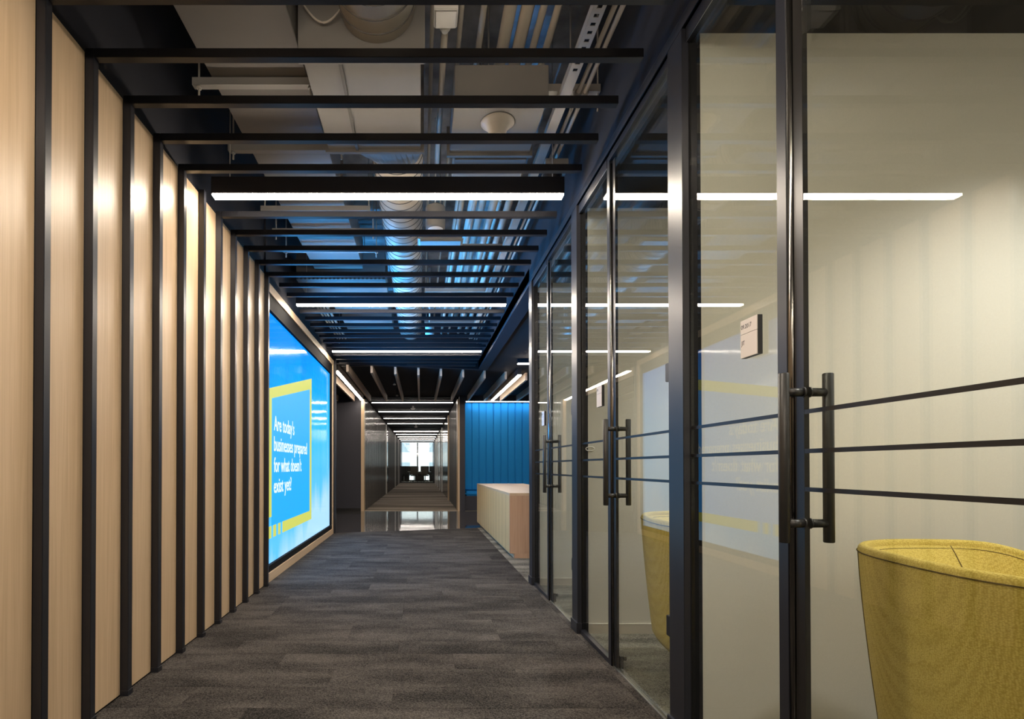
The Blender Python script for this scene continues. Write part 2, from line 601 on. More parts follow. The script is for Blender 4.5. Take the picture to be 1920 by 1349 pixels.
# ------------------------------------------------------------------ ceilings
ceil = struct('ceiling', M['concrete'], -1.7, 1.2, -7.2, 10.6, SLAB, SLAB + 0.15, 'rough exposed concrete slab above the ducts')
c2 = MB()
c2.prism([(-6, 9.30), (-1.40, 9.40), (1.0, 10.0), (1.0, 5.31), (6, 5.31), (6, YW), (-6, YW)], ZC, ZC + 0.12)
tag(c2.obj('ceiling', M['dark_ceiling']), 'dark flat ceiling over the lobby and desk', None, None, 'structure')
far_ceil = struct('ceiling', M['dark_ceiling'], -1.6, 1.1, YW, YE, 2.80, 2.95, 'dark slatted ceiling of the far corridor')
slat_me = MB().box(-1.34, 0.88, 0, 0.038, ZB, 2.80).mesh('slat', M['navy'])
n = 0
yy = YW + 0.25
while yy < YE - 0.2:
    if all(abs(yy - ly) > 0.1 for ly in [15.07 + 2.4384 * i for i in range(10)]):
        link('slat', slat_me, far_ceil, (0, yy, 0))
    yy += SP
struct('ceiling', M['dark_ceiling'], 1.05, 3.0, -1.0, STUD[3] + 0.13, 2.722, 2.84, 'dark ceiling of the glazed rooms')
struct('ceiling', M['dark_ceiling'], -4, 4, YE, YN + 0.2, 2.95, 3.1, 'dark ceiling of the meeting room')

# ------------------------------------------------------------------ walls
wl = struct('wall_left', M['navy_soft'], -1.75, XP - 0.013, -7.2, YK(9) + 0.04, 0, SLAB, 'corridor wall of maple panels between dark posts')
panel_me = MB().box(XP - 0.013, XP, 0.0015, SP - 0.038 - 0.0015, 0.012, 2.783).bevel(0.0008, 1).mesh('wood_panel', M['maple'])
for k in range(-29, 9):
    link('wood_panel', panel_me, wl, (0, YK(k) + 0.038, 0))
wl2 = struct('wall_left', M['navy_soft'], -1.75, -1.50, YK(9) + 0.04, 9.25, 0, SLAB, 'dark recessed wall behind the big screen')
bx('upper_wall', M['navy_soft'], -1.50, XP, YK(9) + 0.04, 9.25, 2.757, SLAB, wl2)
struct('wall_left', M['charcoal'], -6.2, -6.0, 9.2, YW + 0.2, 0, ZC + 0.1, 'charcoal side wall of the lobby opening')
struct('wall_left', M['charcoal'], -6.0, -1.47, 9.05, 9.25, 0, ZC + 0.1, 'return wall behind the end of the screen')
struct('wall_back', M['charcoal'], -6, -1.437, YW, YW + 0.2, 0, ZC + 0.1, 'charcoal lobby wall left of the far corridor')
struct('baseboard_back', M['black'], -6, -1.437, YW - 0.012, YW, 0, 0.07, 'black skirting of the charcoal lobby wall')
struct('wall_back', M['charcoal'], 0.937, 1.065, YW, YW + 0.45, 0, ZC + 0.1, 'charcoal pier between corridor and blue banquette')
struct('wall_back', M['charcoal'], 1.065, 6, YW + 0.45, YW + 0.6, 0, ZC + 0.1, 'wall behind the blue banquette')
struct('wall_back', M['charcoal'], 1.065, 6, YW, YW + 0.45, 2.655, ZC + 0.1, 'dark bulkhead over the blue banquette')
struct('wall_right', M['charcoal'], 6.0, 6.2, 5.1, YW + 0.6, 0, ZC + 0.1, 'charcoal side wall of the desk area')
struct('wall_right', M['navy_soft'], 1.0, 1.15, -7.2, 10.0, 2.742, SLAB, 'dark bulkhead over the glazed rooms')
struct('wall_right', M['navy_soft'], 1.0, 1.15, -7.2, STUD[0], 0, 2.742, 'dark corridor wall beside the first glazed room')
struct('wall_front', M['beige'], -1.75, 1.15, -7.3, -7.15, 0, SLAB, 'unseen wall closing the near end of the corridor, pale to bounce light')  # out of view; beige chosen to bounce light up the corridor
w = MB().prism([(-1.75, 9.33), (1.15, 10.04), (1.15, 10.14), (-1.75, 9.43)], ZC - 0.02, SLAB)
tag(w.obj('wall_back', M['navy_soft']), 'dark upper wall closing the open ceiling slot', None, None, 'structure')
# room partitions: beige, seen through the glass
for i, s in enumerate(STUD):
    xe = 6.0 if i == 3 else 2.9
    p = struct('wall_right', M['beige'], 1.066, xe, s, s + 0.13, 0.0, 2.722 if i < 3 else 2.78, 'beige cross wall between glazed rooms, number %s from the camera' % ('one', 'two', 'three', 'four')[i])
    bx('baseboard', M['beige_trim'], 1.068, 2.9, s - 0.010, s, 0.006, 0.067, p)
    bx('baseboard_cap', M['beige'], 1.068, 2.9, s - 0.011, s, 0.067, 0.070, p)
bx('lobby_face', M['charcoal'], 1.066, 6.0, STUD[3] + 0.13, STUD[3] + 0.14, 0.0, 2.78, p)
struct('wall_right', M['beige'], 2.9, 3.05, STUD[0], STUD[3] + 0.13, 0, 2.722, 'beige end wall of the glazed rooms')
# far corridor
fl = struct('wall_left', M['charcoal_gloss'], -1.62, -1.36, YW + 0.2, YE, 0, 2.95, 'glossy dark slatted wall of the far corridor')
fr = struct('wall_right', M['charcoal_gloss'], 0.90, 1.05, YW + 0.45, YE, 0, 2.95, 'glossy dark wall of the far corridor facing the slats')
vs_l = MB().box(-1.36, -1.351, 0, 0.03, 0.0, 2.749).mesh('slat', M['slat_grey'])
vs_r = MB().box(0.891, 0.90, 0, 0.03, 0.0, 2.749).mesh('slat', M['slat_grey'])
yy = YW + 0.36
while yy < YE - 0.3:
    if not 22.4 < yy < 23.8:
        link('slat', vs_l, fl, (0, yy, 0))
    yy += SP
yy = YW + 0.36
while yy < 18.2:
    link('slat', vs_r, fr, (0, yy, 0)); yy += SP
for yy in (26.5, 30.1, 33.0, 35.5):
    bx('pilaster', M['aluminium'], 0.862, 0.90, yy, yy + 0.06, 0, 2.749, fr)
for yy in (30.4, 35.2):
    bx('pilaster', M['aluminium'], -1.36, -1.325, yy, yy + 0.05, 0, 2.749, fl)
tag(bx('trim_1', M['maple'], -1.437, -1.36, YW - 0.02, YW + 0.2, 0, 2.70), 'maple corner trim at the far corridor mouth by the charcoal wall', None, None, 'structure')
tag(bx('trim_2', M['maple'], 0.886, 0.937, YW - 0.02, YW + 0.45, 0, 2.70), 'maple corner trim at the far corridor mouth by the blue banquette', None, None, 'structure')
tag(bx('trim_3', M['maple'], 0.855, 0.90, 18.3, 18.42, 0, 2.70), 'maple strip partway along the dark far corridor', None, None, 'structure')

# doors in the far corridor
for nm, lab, x, sgn, yy in (('door_4', 'flush dark door in the slatted far corridor wall', -1.36, 1, 22.6), ('door_5', 'flush dark door opposite the slatted far corridor wall', 0.90, -1, 24.4)):
    d = struct_empty(nm, lab, (x, yy, 0))
    a, b = sorted((0, 0.03 * sgn))
    bx('door_leaf', M['charcoal_gloss'], min(0, 0.02 * sgn), max(0, 0.02 * sgn), 0.06, 1.02, 0.01, 2.70, d)
    bx('jamb', M['aluminium'], a, b, 0.0, 0.055, 0, 2.72, d)
    bx('jamb', M['charcoal'], a, b, 1.025, 1.08, 0, 2.72, d)
    h = MB().tube((0.02 * sgn, 0.13, 1.06), (0.075 * sgn, 0.13, 1.06), 0.014).obj('lever_handle', M['aluminium'], d)
    MB().tube((0.072 * sgn, 0.12, 1.06), (0.072 * sgn, 0.24, 1.06), 0.012).obj('lever', M['aluminium'], h)

# glass wall at the end of the far corridor, and the meeting room beyond
gw = struct_empty('window_1', 'glazed end wall of the far corridor with dark mullions', (0, YE, 0))
for x in (-1.36, -1.30, 0.80, 0.86):
    bx('mullion', M['navy'], x, x + 0.045, 0, 0.06, 0, 2.80, gw)
bx('head_rail', M['navy'], -1.36, 0.90, 0, 0.06, 2.74, 2.80, gw)
bx('sill_rail', M['navy'], -1.36, 0.90, 0, 0.06, 0, 0.04, gw)
bx('pane', M['glass'], -1.25, 0.80, 0.025, 0.035, 0.04, 2.74, gw)
wn = struct_empty('window_2', 'bright exterior window of the meeting room', (0, YN, 0))
for x in (-3.3, -1.8, -0.30, 1.2, 2.7):
    bx('mullion', M['navy'], x, x + 0.09, 0, 0.10, 0, 2.95, wn)
for x0, x1 in ((-3.21, -1.8), (-1.71, -0.30), (-0.21, 1.2), (1.29, 2.7)):
    bx('pane', M['glass'], x0, x1, 0.04, 0.05, 0.05, 2.9, wn)
bx('sill_rail', M['navy'], -4, 4, 0, 0.1, 0, 0.06, wn)
struct('wall_left', M['beige'], -4.2, -4.0, YE, YN + 0.2, 0, 3.1, 'pale meeting room wall on the slatted side')
struct('wall_right', M['beige'], 4.0, 4.2, YE, YN + 0.2, 0, 3.1, 'pale meeting room wall on the door side')
struct('wall_front', M['beige'], -4.0, -1.36, YE, YE + 0.1, 0, 3.1, 'meeting room wall beside the glazed end')
struct('wall_front', M['beige'], 0.90, 4.0, YE, YE + 0.1, 0, 3.1, 'meeting room wall on the other side of the glazed end')
struct('wall_front', M['charcoal'], -1.36, 0.90, YE, YE + 0.1, 2.80, 3.1, 'dark header over the glazed corridor end')

# ------------------------------------------------------------------ glazed rooms on the right
NUM = ('nearest', 'middle', 'farthest')
for i in (0, 1, 2, 3):
    s = STUD[i]
    t = struct_empty('trim_%d' % (4 + i), 'dark steel post, %s' % ('out of sight beside the first glass door', 'between the nearest and middle glazed rooms', 'between the middle and farthest glazed rooms', 'at the far end of the glazed rooms')[i], (0, s, 0))
    bx('post', M['navy'], 0.996, 1.022, 0, 0.13, 0.0, 2.742, t, 0.002)
    bx('inner_jamb', M['bezel'], 1.022, 1.066, 0.0005, 0.13, 0.0, 2.742, t)
    bx('plinth', M['navy'], 0.988, 1.022, -0.008, 0.138, 0.0, 0.074, t, 0.002)
head = struct('trim_8', M['navy'], 0.996, 1.05, STUD[0] + 0.13, STUD[3], 2.742, 2.79, 'dark steel head over the glass fronts')

ANG = [1.212, 1.107, 1.0054]
for i in range(3):
    s = STUD[i + 1]
    y_h = STUD[i] + 0.13         # hinge side
    yj0, yj1 = s - 0.600, s - 0.555
    # fixed sidelight
    wnd = struct_empty('window_%d' % (3 + i), 'fixed glass sidelight of the %s glazed room' % NUM[i], (0, s, 0))
    bx('pane', M['glass'], XG, XG + 0.012, yj1 - s, -0.001, 0.03, 2.70, wnd)
    bx('floor_channel', M['navy'], 1.012, 1.045, yj1 - s, -0.001, 0.006, 0.032, wnd)
    bx('head_channel', M['navy'], 1.010, 1.045, yj1 - s, -0.001, 2.688, 2.742, wnd)
    bx('bead', M['aluminium'], 1.0115, 1.0135, yj1 - s, -0.001, 2.686, 2.690, wnd)
    bx('jamb', M['navy'], 1.012, 1.046, yj0 - s + 0.004, yj1 - s, 0.006, 2.742, wnd)
    MB().lathe([(0.0135, 0.006), (0.0135, 2.69)], (1.0275, yj0 - s + 0.006, 0), seg=16).obj('edge_profile', M['steel'], wnd)
    for z in ANG:
        bx('privacy_stripe', M['film'], XG - 0.0006, XG - 0.0001, yj1 - s, -0.002, z - 0.0058, z + 0.0058, wnd)
    # door
    d = struct_empty('door_%d' % (1 + i), 'frameless glass door of the %s glazed room' % NUM[i], (0, s, 0))
    ya, yb = y_h + 0.004 - s, yj0 - 0.012 - s
    bx('pane', M['glass'], XG, XG + 0.012, ya, yb, 0.012, 2.70, d)
    bx('edge_seal', M['film'], XG - 0.001, XG + 0.013, yb - 0.036, yb + 0.001, 0.012, 2.70, d)
    bx('head_channel', M['navy'], 1.010, 1.045, ya, yb + 0.012, 2.706, 2.742, d)
    bx('threshold', M['aluminium'], 1.02, 1.04, ya, yb + 0.012, 0.004, 0.009, d)
    for z in ANG:
        bx('privacy_stripe', M['film'], XG - 0.0006, XG - 0.0001, ya, yb - 0.037, z - 0.0058, z + 0.0058, d)
    for z0, z1 in ((1.415, 1.49), (0.375, 0.458)):
        bx('hinge', M['black'], 1.008, 1.054, ya - 0.002, ya + 0.055, z0, z1, d, 0.002)
    st = bx('door_stop', M['steel'], XG + 0.013, XG + 0.032, yb - 0.05, yb - 0.014, 0.01, 0.075, d, 0.002)
    MB().tube((XG + 0.032, yb - 0.032, 0.06), (XG + 0.05, yb - 0.032, 0.06), 0.011).obj('stop_knob', M['steel'], st)
    hy = -0.645
    for nm, X in (('pull_bar', 0.972), ('pull_bar', 1.0907)):
        bar = MB().lathe([(0.0115, 0.8625), (0.0135, 0.8645), (0.0135, 1.314), (0.0115, 1.316)], (X, hy, 0), seg=20).obj(nm, M['handle'], d)
        for z in (1.265, 0.914):
            a, b = (X + 0.008, XG - 0.004) if X < XG else (XG + 0.016, X - 0.008)
            g = MB().tube((a, hy, z), (b, hy, z), 0.0115, 16)
            g.obj('standoff', M['handle'], bar)
            c = XG - 0.002 if X < XG else XG + 0.0145
            MB().tube((c - 0.002, hy, z), (c + 0.002, hy, z), 0.0145, 16).obj('washer', M['handle'], bar)
    # sign on the sidelight
    sg = thing('room_sign', ('pale two-part room plaque on nearest glass front, reads 09.2017', 'small pale room plaque on the middle glass front', 'tiny pale room plaque on the farthest glass front')[i], 'sign', (0, s, 0), 'room plaques on the glass')
    y0, y1 = -0.463, -0.374
    bx('backing', M['black'], 1.0095, XG - 0.0008, y0, y1, 1.405, 1.523, sg)
    up = bx('upper_plate', M['plate'], 1.0075, 1.0095, y0 + 0.0005, y1, 1.4795, 1.5225, sg)
    lo = bx('lower_plate', M['plate'], 1.0075, 1.0095, y0 + 0.0005, y1, 1.4055, 1.4780, sg)
    text_on('lettering', ('09.2017', '09.2018', '09.2019')[i] if i == 0 else '09.', 0.0195, M['black'], (1.0073, y1 - 0.0035, 1.4950), -1, up, width=0.056 if i == 0 else 0.03, depth=0.0002)
    if i == 0:
        text_on('lettering', 'JIT', 0.0195, M['black'], (1.0073, y1 - 0.0045, 1.4450), -1, lo, width=0.0185, depth=0.0002)

# lamps in the rooms: recessed ceiling downlights
for i in range(3):
    s = STUD[i + 1]
    dl = thing('downlight', 'round recessed ceiling downlight in the %s glazed room' % NUM[i], 'light', (2.30, s - 0.80, 2.722), 'downlights of the glazed rooms')
    MB().lathe([(0.065, -0.004), (0.065, 0.0), (0.05, 0.0), (0.05, -0.003)], (0, 0, 0)).obj('ring', M['white'], dl)
    ld = bpy.data.lights.new('downlight_lamp', 'SPOT')
    ld.energy = 205
    ld.color = (1.0, 0.96, 0.91)
    ld.spot_size = R(118)
    ld.spot_blend = 0.7
    ld.shadow_soft_size = 0.06
    lo_ = bpy.data.objects.new('lamp', ld)
    COL.objects.link(lo_)
    lo_.parent = dl
    lo_.location = (0, 0, -0.012)

# oval ring on the cross wall of the middle room
pts = [(0.027 * math.cos(a), 0, 0.013 * math.sin(a)) for a in [2 * math.pi * k / 24 for k in range(24)]]
rg = MB().path(pts, 0.003, 6, closed=True).obj('wall_ring', M['white'])
rg.location = (1.078, STUD[2] - 0.003, 1.180)
tag(rg, 'small white oval ring on the beige wall behind the middle sidelight', 'ring')


# ------------------------------------------------------------------ yellow tub chairs
def super_ring(hx, hy, n, a):
    c, s = math.cos(a), math.sin(a)
    return (hx * math.copysign(abs(c) ** (2 / n), c), hy * math.copysign(abs(s) ** (2 / n), s))


def tub_chair():
    root = thing('tub_chair', 'x', 'chair')
    NSEG = 72
    HX, HY, EXP = 0.385, 0.45, 2.7

    def dip(a):
        # rim sinks towards the open front (+x)
        c = max(0.0, math.cos(a))
        return c ** 2.6

    def skin(rows, name, mat, cap_first=False, cap_last=False):
        bm = bmesh.new()
        rings = []
        for (sc_, zf) in rows:
            ring = []
            for k in range(NSEG):
                a = 2 * math.pi * k / NSEG
                s_ = sc_(a) if callable(sc_) else sc_
                x_, y_ = super_ring(HX - s_, HY - s_, EXP, a)
                ring.append(bm.verts.new((x_, y_, zf(a))))
            rings.append(ring)
        for a_, b_ in zip(rings, rings[1:]):
            for k in range(NSEG):
                f = bm.faces.new((a_[k], a_[(k + 1) % NSEG], b_[(k + 1) % NSEG], b_[k])); f.smooth = True
        if cap_first:
            bm.faces.new(rings[0][::-1])
        if cap_last:
            f = bm.faces.new(rings[-1]); f.smooth = True
        bmesh.ops.recalc_face_normals(bm, faces=bm.faces)
        me = bpy.data.meshes.new(name); bm.to_mesh(me); bm.free(); me.materials.append(mat)
        return link(name, me, root)
    rim = lambda a: 0.815 - 0.17 * dip(a)
    # outer shell, rolling over the rim edge
    out = []
    out.append((0.20, lambda a: 0.165))
    out.append((0.10, lambda a: 0.170))
    out.append((0.066, lambda a: 0.185))
    for t in [i / 10 for i in range(11)]:
        out.append((0.050 * (1 - t) ** 1.3, lambda a, t=t: 0.215 + (rim(a) - 0.022 - 0.215) * t))
    skin(out, 'outer_shell', M['mustard'], cap_first=True)
    r = []
    for t in range(9):
        th = math.pi * t / 8
        r.append((0.014 - 0.014 * math.cos(th) if t else 0.0, lambda a, th=th: rim(a) - 0.022 + 0.020 * math.sin(th)))
    skin([(s if i else 0.0, z) for i, (s, z) in enumerate(r)], 'rim', M['mustard'])
    def ins(a, t):
        # broad sloping pad on the closed corner sides, steep back beyond the seams
        g = max(0.0, min(1.0, (abs(math.degrees(math.atan2(math.sin(a), math.cos(a)))) - 74) / 26))
        g = g * g * (3 - 2 * g)
        return 0.028 + 0.095 * g * min(1.0, t * 4.2) ** 0.9 + (0.139 - 0.095 * g) * t
    inn = []
    for t in [i / 24 for i in range(25)]:
        inn.append((lambda a, t=t: ins(a, t), lambda a, t=t: (rim(a) - 0.022) * (1 - t) + 0.42 * t))
    inn.append((0.20, lambda a: 0.425))
    skin(inn, 'inner_lining', M['mustard'])
    seat = [(0.172, lambda a: 0.40), (0.17, lambda a: 0.45), (0.19, lambda a: 0.465), (0.25, lambda a: 0.472), (0.37, lambda a: 0.475)]
    skin(seat, 'seat_cushion', M['mustard'], cap_last=True)
    # dark line drawing the shade edge under the rim, then seams
    ring = []
    for k in range(NSEG):
        a = 2 * math.pi * k / NSEG
        x_, y_ = super_ring(HX + 0.001, HY + 0.001, EXP, a)
        ring.append((x_, y_, rim(a) - 0.024))
    MB().path(ring, 0.0018, 6, closed=True).obj('rim_shade_line', M['seam'], root)
    ring = []
    for k in range(NSEG):
        a = 2 * math.pi * k / NSEG
        x_, y_ = super_ring(HX - ins(a, 0.02), HY - ins(a, 0.02), EXP, a)
        ring.append((x_, y_, rim(a) - 0.0305))
    MB().path(ring, 0.0016, 5, closed=True).obj('inner_seam', M['seam'], root)
    for sg in (1, -1):
        pts = []
        a = sg * R(88)
        for t in [i / 24 for i in range(21)]:
            x_, y_ = super_ring(HX - ins(a, t) - 0.001, HY - ins(a, t) - 0.001, EXP, a)
            pts.append((x_, y_, (rim(a) - 0.022) * (1 - t) + 0.42 * t))
        MB().path(pts, 0.0016, 5).obj('corner_seam', M['seam'], root)
    pts = []
    a = R(150)
    for t in [i / 8 for i in range(9)]:
        s_ = 0.050 * (1 - t) ** 1.3 - 0.0005
        x_, y_ = super_ring(HX - s_, HY - s_, EXP, a)
        pts.append((x_, y_, 0.215 + (rim(a) - 0.237) * t))
    MB().path(pts, 0.0016, 5).obj('outer_seam', M['seam'], root)
    MB().lathe([(0.235, 0.0), (0.235, 0.008), (0.20, 0.014), (0.05, 0.020)], (0, 0, 0), seg=36).obj('base_disc', M['black'], root)
    MB().lathe([(0.03, 0.018), (0.03, 0.14), (0.12, 0.166)], (0, 0, 0), seg=20).obj('pedestal', M['black'], root)
    return root


chair = tub_chair()
chair.location = (1.705, 1.535, 0.006)
chair.rotation_euler = (0, 0, R(-7))
tag(chair, 'mustard yellow knitted tub chair behind the nearest glass door', 'chair', 'yellow tub chairs')
ch2 = copy_tree(chair)
ch2.location = (1.50, 2.80, 0.006)
tag(ch2, 'mustard yellow knitted tub chair behind the middle glass door', 'chair', 'yellow tub chairs')

# ------------------------------------------------------------------ slat frames: post on the wood wall + ceiling slat
post_me = MB().box(XP + 0.0005, XP + 0.036, 0, 0.038, 0.006, ZT).bevel(0.0018, 2).mesh('post', M['navy'])
beam_me = MB().box(XP + 0.036, 0.9235, 0, 0.038, ZB, ZT).bevel(0.0018, 2).mesh('beam', M['navy'])
foot_me = MB().box(XP + 0.0005, XP + 0.039, -0.003, 0.041, 0.006, 0.030).mesh('foot', M['navy'])
ORD = ['first', 'second', 'third', 'fourth', 'fifth', 'sixth', 'seventh', 'eighth', 'ninth', 'tenth', 'eleventh', 'twelfth', 'thirteenth', 'fourteenth']
for k in range(-2, 10):
    if k >= -1:
        lab = 'dark wall post with ceiling slat, %s post counted from the photo left edge' % ORD[k + 1]
        if k == 4:
            lab = 'dark wall post without slat, below the first linear light'
    else:
        lab = 'dark wall post with ceiling slat outside the view behind the camera'
    f = thing('slat_frame', lab, 'slat', (0, YK(k), 0), 'slat frames on the maple wall')
    link('post', post_me, f)
    link('foot', foot_me, f)
    if k not in (4, -4):
        link('beam', beam_me, f)
short_me = MB().box(XP + 0.055, 0.9235, 0, 0.038, ZB, ZT).bevel(0.0018, 2).mesh('ceiling_slat', M['navy'])
for k in list(range(10, 12)) + list(range(13, 20)) + list(range(21, 25)):
    o = link('ceiling_slat', short_me, None, (0, YK(k), 0))
    if k < 12:
        lab = 'dark ceiling slat, %s before the second linear light' % ('next but one', 'last')[k - 10]
    elif k < 20:
        lab = 'dark ceiling slat, %s beyond the second linear light' % ORD[k - 13]
    else:
        lab = 'dark ceiling slat, %s beyond the third linear light' % ORD[k - 21]
    tag(o, lab, 'slat', 'ceiling slats over the screen')
e_ = bx('end_post', M['navy'], XP + 0.0005, XP + 0.036, 9.21, 9.248, 0.006, ZT, None, 0.0018)
tag(e_, 'single dark post closing the far edge of the screen surround', 'post')


# ------------------------------------------------------------------ linear lights
def linear_light(label, x0, x1, y, z, length_axis='x', group='linear ceiling lights', lens='lens', up=True, h=0.115, wd=0.07, name='linear_light'):
    """housing of depth h over a diffuser; runs along x (or y)"""
    cx = (x0 + x1) / 2
    t = thing(name, label, 'light', (cx, y, z), group)
    L = (x1 - x0) / 2
    b = wd / 2
    if length_axis == 'x':
        B = lambda n, m, a0, a1, c0, c1, z0, z1: bx(n, m, a0, a1, c0, c1, z0, z1, t)
    else:
        B = lambda n, m, a0, a1, c0, c1, z0, z1: bx(n, m, c0, c1, a0, a1, z0, z1, t)
    B('housing', M['navy_soft'], -L, L, -b, b, 0.012, h)
    B('diffuser', M[lens], -L + 0.002, L - 0.002, -b + 0.004, b - 0.004, 0.0, 0.0118)
    B('end_cap', M['navy'], -L - 0.003, -L, -b, b, 0.012, h)
    B('end_cap', M['navy'], L, L + 0.003, -b, b, 0.012, h)
    if up:
        B('added_uplight', M['added_up'], -L + 0.05, L - 0.05, -b + 0.014, b - 0.014, h, h + 0.003)  # glowing top strip added to brighten the services above
        for rx in (-1.20 - cx, 0.828 - cx):
            MB().tube((rx, 0, h), (rx, 0, SLAB - z), 0.003, 6).obj('suspension_rod', M['zinc'], t)
    return t


for k, lab in ((4, 'long linear light hung between the slats, nearest and largest'), (12, 'long linear light hung between the slats, second from the front'), (20, 'long linear light hung between the slats, third and farthest over the screen'), (-4, 'long linear light out of view just behind the camera'), (-12, 'long linear light added out of view for fill, second behind the camera'), (-20, 'long linear light added out of view for fill, third behind the camera')):  # last two are unseen, added to brighten the maple panels
    linear_light(lab, -1.303, 0.892, YK(k) + 0.02, ZB - 0.004)
for j, ly in enumerate([15.07 + 2.4384 * i for i in (0, 1, 2, 3, 5, 6, 7, 8, 9)]):
    linear_light('thin linear light in the far corridor ceiling, %s from the corridor mouth' % ORD[j], -1.28, 0.84, ly, 2.735, group='linear lights of the far corridor', lens='lens_far', up=False, h=0.065, wd=0.05)
linear_light('linear light beside the wooden fins on the screen side', 9.62, 13.82, 0, 2.66, 'y', 'lobby linear lights', lens='lens_lobby', up=False, h=0.12)
bpy.data.objects['linear_light']  # named by kind
lob = [o for o in COL.objects if o.name.startswith('linear_light') and o.get('group') == 'lobby linear lights'][0]
lob.location = (-1.41, 11.72, 2.66)
lob2 = copy_tree(lob)
tag(lob2, 'linear light between the wooden fins above the reception desk', 'light', 'lobby linear lights')
lob2.location = (1.722, 12.15, 2.66)
for c in list(lob2.children):
    pass
linear_light('short linear light crossing the lobby ceiling over the desk', 1.54, 4.2, 9.17, 2.70, group='lobby linear lights', lens='lens_lobby', up=False, h=0.08)

for q, (x, yy) in enumerate(((-0.22, 16.2), (-0.20, 23.6))):
    sd = thing('smoke_detector', 'small white detector under the far corridor ceiling, %s of two' % ('nearer', 'farther')[q], 'detector', (x, yy, 2.70), 'far corridor detectors')
    MB().lathe([(0.0, -0.03), (0.05, -0.025), (0.07, 0.0), (0.07, 0.02)], (0, 0, 0), seg=16).obj('body', M['white'], sd)
    MB().tube((0, 0, 0.02), (0, 0, 0.10), 0.03, 10).obj('mount', M['white'], sd)

# ------------------------------------------------------------------ wooden ceiling fins
fins = []
for i in range(-4, 14):
    X = -1.217 + 0.392 * i
    ya = 9.55 + (X + 1.217) * 0.30
    if i < 0:
        ya = 9.6
    o = bx('ceiling_fin', M['fin'], X - 0.019, X + 0.019, ya, YW - 0.02, 2.644, ZC)
    if i < 0:
        lab = 'wooden ceiling fin beyond the lobby light near the screen, %s from that light' % ORD[-i - 1]
    elif i < 9:
        lab = 'wooden ceiling fin, %s to the desk side of the screen-side lobby light' % ORD[i]
    else:
        lab = 'wooden ceiling fin over the desk, %s past the desk-side lobby light' % ORD[i - 8]
    tag(o, lab, 'fin', 'wooden ceiling fins')
for (x, yy) in ((-0.50, 10.9), (-0.52, 12.6)):
    sp_ = thing('pendant_sprinkler', 'tiny dark sprinkler head hanging between the wooden fins, %s' % ('nearer one' if yy < 11 else 'farther one'), 'sprinkler', (x, yy, ZC), 'lobby sprinklers')
    MB().tube((0, 0, -0.14), (0, 0, 0), 0.012, 10).obj('drop_pipe', M['black'], sp_)
    MB().lathe([(0.014, -0.17), (0.03, -0.165), (0.03, -0.16), (0.014, -0.14)], (0, 0, 0), seg=12).obj('deflector', M['zinc'], sp_)

# ------------------------------------------------------------------ big screen
XS = -1.43
sw = thing('video_wall', 'large lit blue screen with a question in white letters, recessed in the corridor wall', 'screen', (0, 0, 0))
ys0, ys1 = YK(9) + 0.04, 9.05
bx('display', M['screen'], XS - 0.02, XS, ys0 + 0.06, ys1, 0.151, 2.527, sw)


def quad(name, mat, pts, x, parent, t=0.0012):
    b = MB()
    v0 = [b.bm.verts.new((x, p[0], p[1])) for p in pts]
    v1 = [b.bm.verts.new((x + t, p[0], p[1])) for p in pts]
    b.bm.faces.new(v0[::-1]); b.bm.faces.new(v1)
    n_ = len(pts)
    for q in range(n_):
        b.bm.faces.new((v0[q], v0[(q + 1) % n_], v1[(q + 1) % n_], v1[q]))
    return b.obj(name, mat, parent)


disp = sw.children[0]
quad('picture_field', M['s_blue'], [(5.53, 0.50), (7.43, 0.50), (7.43, 2.09), (5.53, 1.73)], XS, disp, 0.0008)
quad('picture_band', M['s_yellow'], [(5.40, 1.80), (7.551, 2.222), (7.551, 2.085), (5.40, 1.70)], XS, disp, 0.0016)
quad('picture_band', M['s_yellow'], [(7.424, 0.50), (7.551, 0.50), (7.551, 2.10), (7.424, 2.08)], XS, disp, 0.0014)
quad('picture_band', M['s_yellow'], [(5.40, 0.587), (5.535, 0.587), (5.535, 1.74), (5.40, 1.71)], XS, disp, 0.0014)
quad('picture_band', M['s_yellow'], [(5.975, 0.385), (7.551, 0.385), (7.551, 0.50), (5.975, 0.50)], XS, disp, 0.0014)
for a, b in ((5.40, 5.529), (5.603, 5.713), (5.796, 5.887)):
    quad('picture_block', M['s_yellow'], [(a, 0.385), (b, 0.385), (b, 0.50), (a, 0.50)], XS, disp, 0.0014)
for s, zb, wd in (("Are today's", 1.424, 0.90), ('businesses prepared', 1.2227, 1.63), ("for what doesn't", 1.0156, 1.29), ('exist yet?', 0.812, 0.76)):
    text_on('lettering', s, 0.205, M['s_white'], (XS + 0.0022, 5.617, zb), 1, disp, width=wd, bold=0.0024, depth=0.0008)
# black bezel: stepped reveal round the picture
fy0, fy1 = ys0, 9.09
bx('bezel', M['bezel'], XS - 0.02, -1.400, fy0, fy1, 0.090, 0.151, sw)
bx('bezel', M['bezel'], XS - 0.02, -1.400, fy0, fy1, 2.527, 2.672, sw)
bx('bezel', M['bezel'], XS - 0.02, -1.400, ys1, fy1, 0.151, 2.527, sw)
bx('bezel', M['bezel'], XS - 0.02, -1.400, fy0, fy0 + 0.06, 0.151, 2.527, sw)
bx('wood_rail', M['maple_y'], -1.46, -1.387, fy0, 9.18, 0.006, 0.089, sw, 0.0015)
bx('wood_rail', M['maple_y'], -1.46, -1.387, fy0, 9.18, 2.672, 2.755, sw, 0.0015)
bx('wood_stile', M['maple'], -1.46, -1.387, fy1, 9.18, 0.089, 2.672, sw, 0.0015)
bx('backing', M['black'], -1.50, -1.452, fy0, 9.18, 0.0, 2.755, sw)

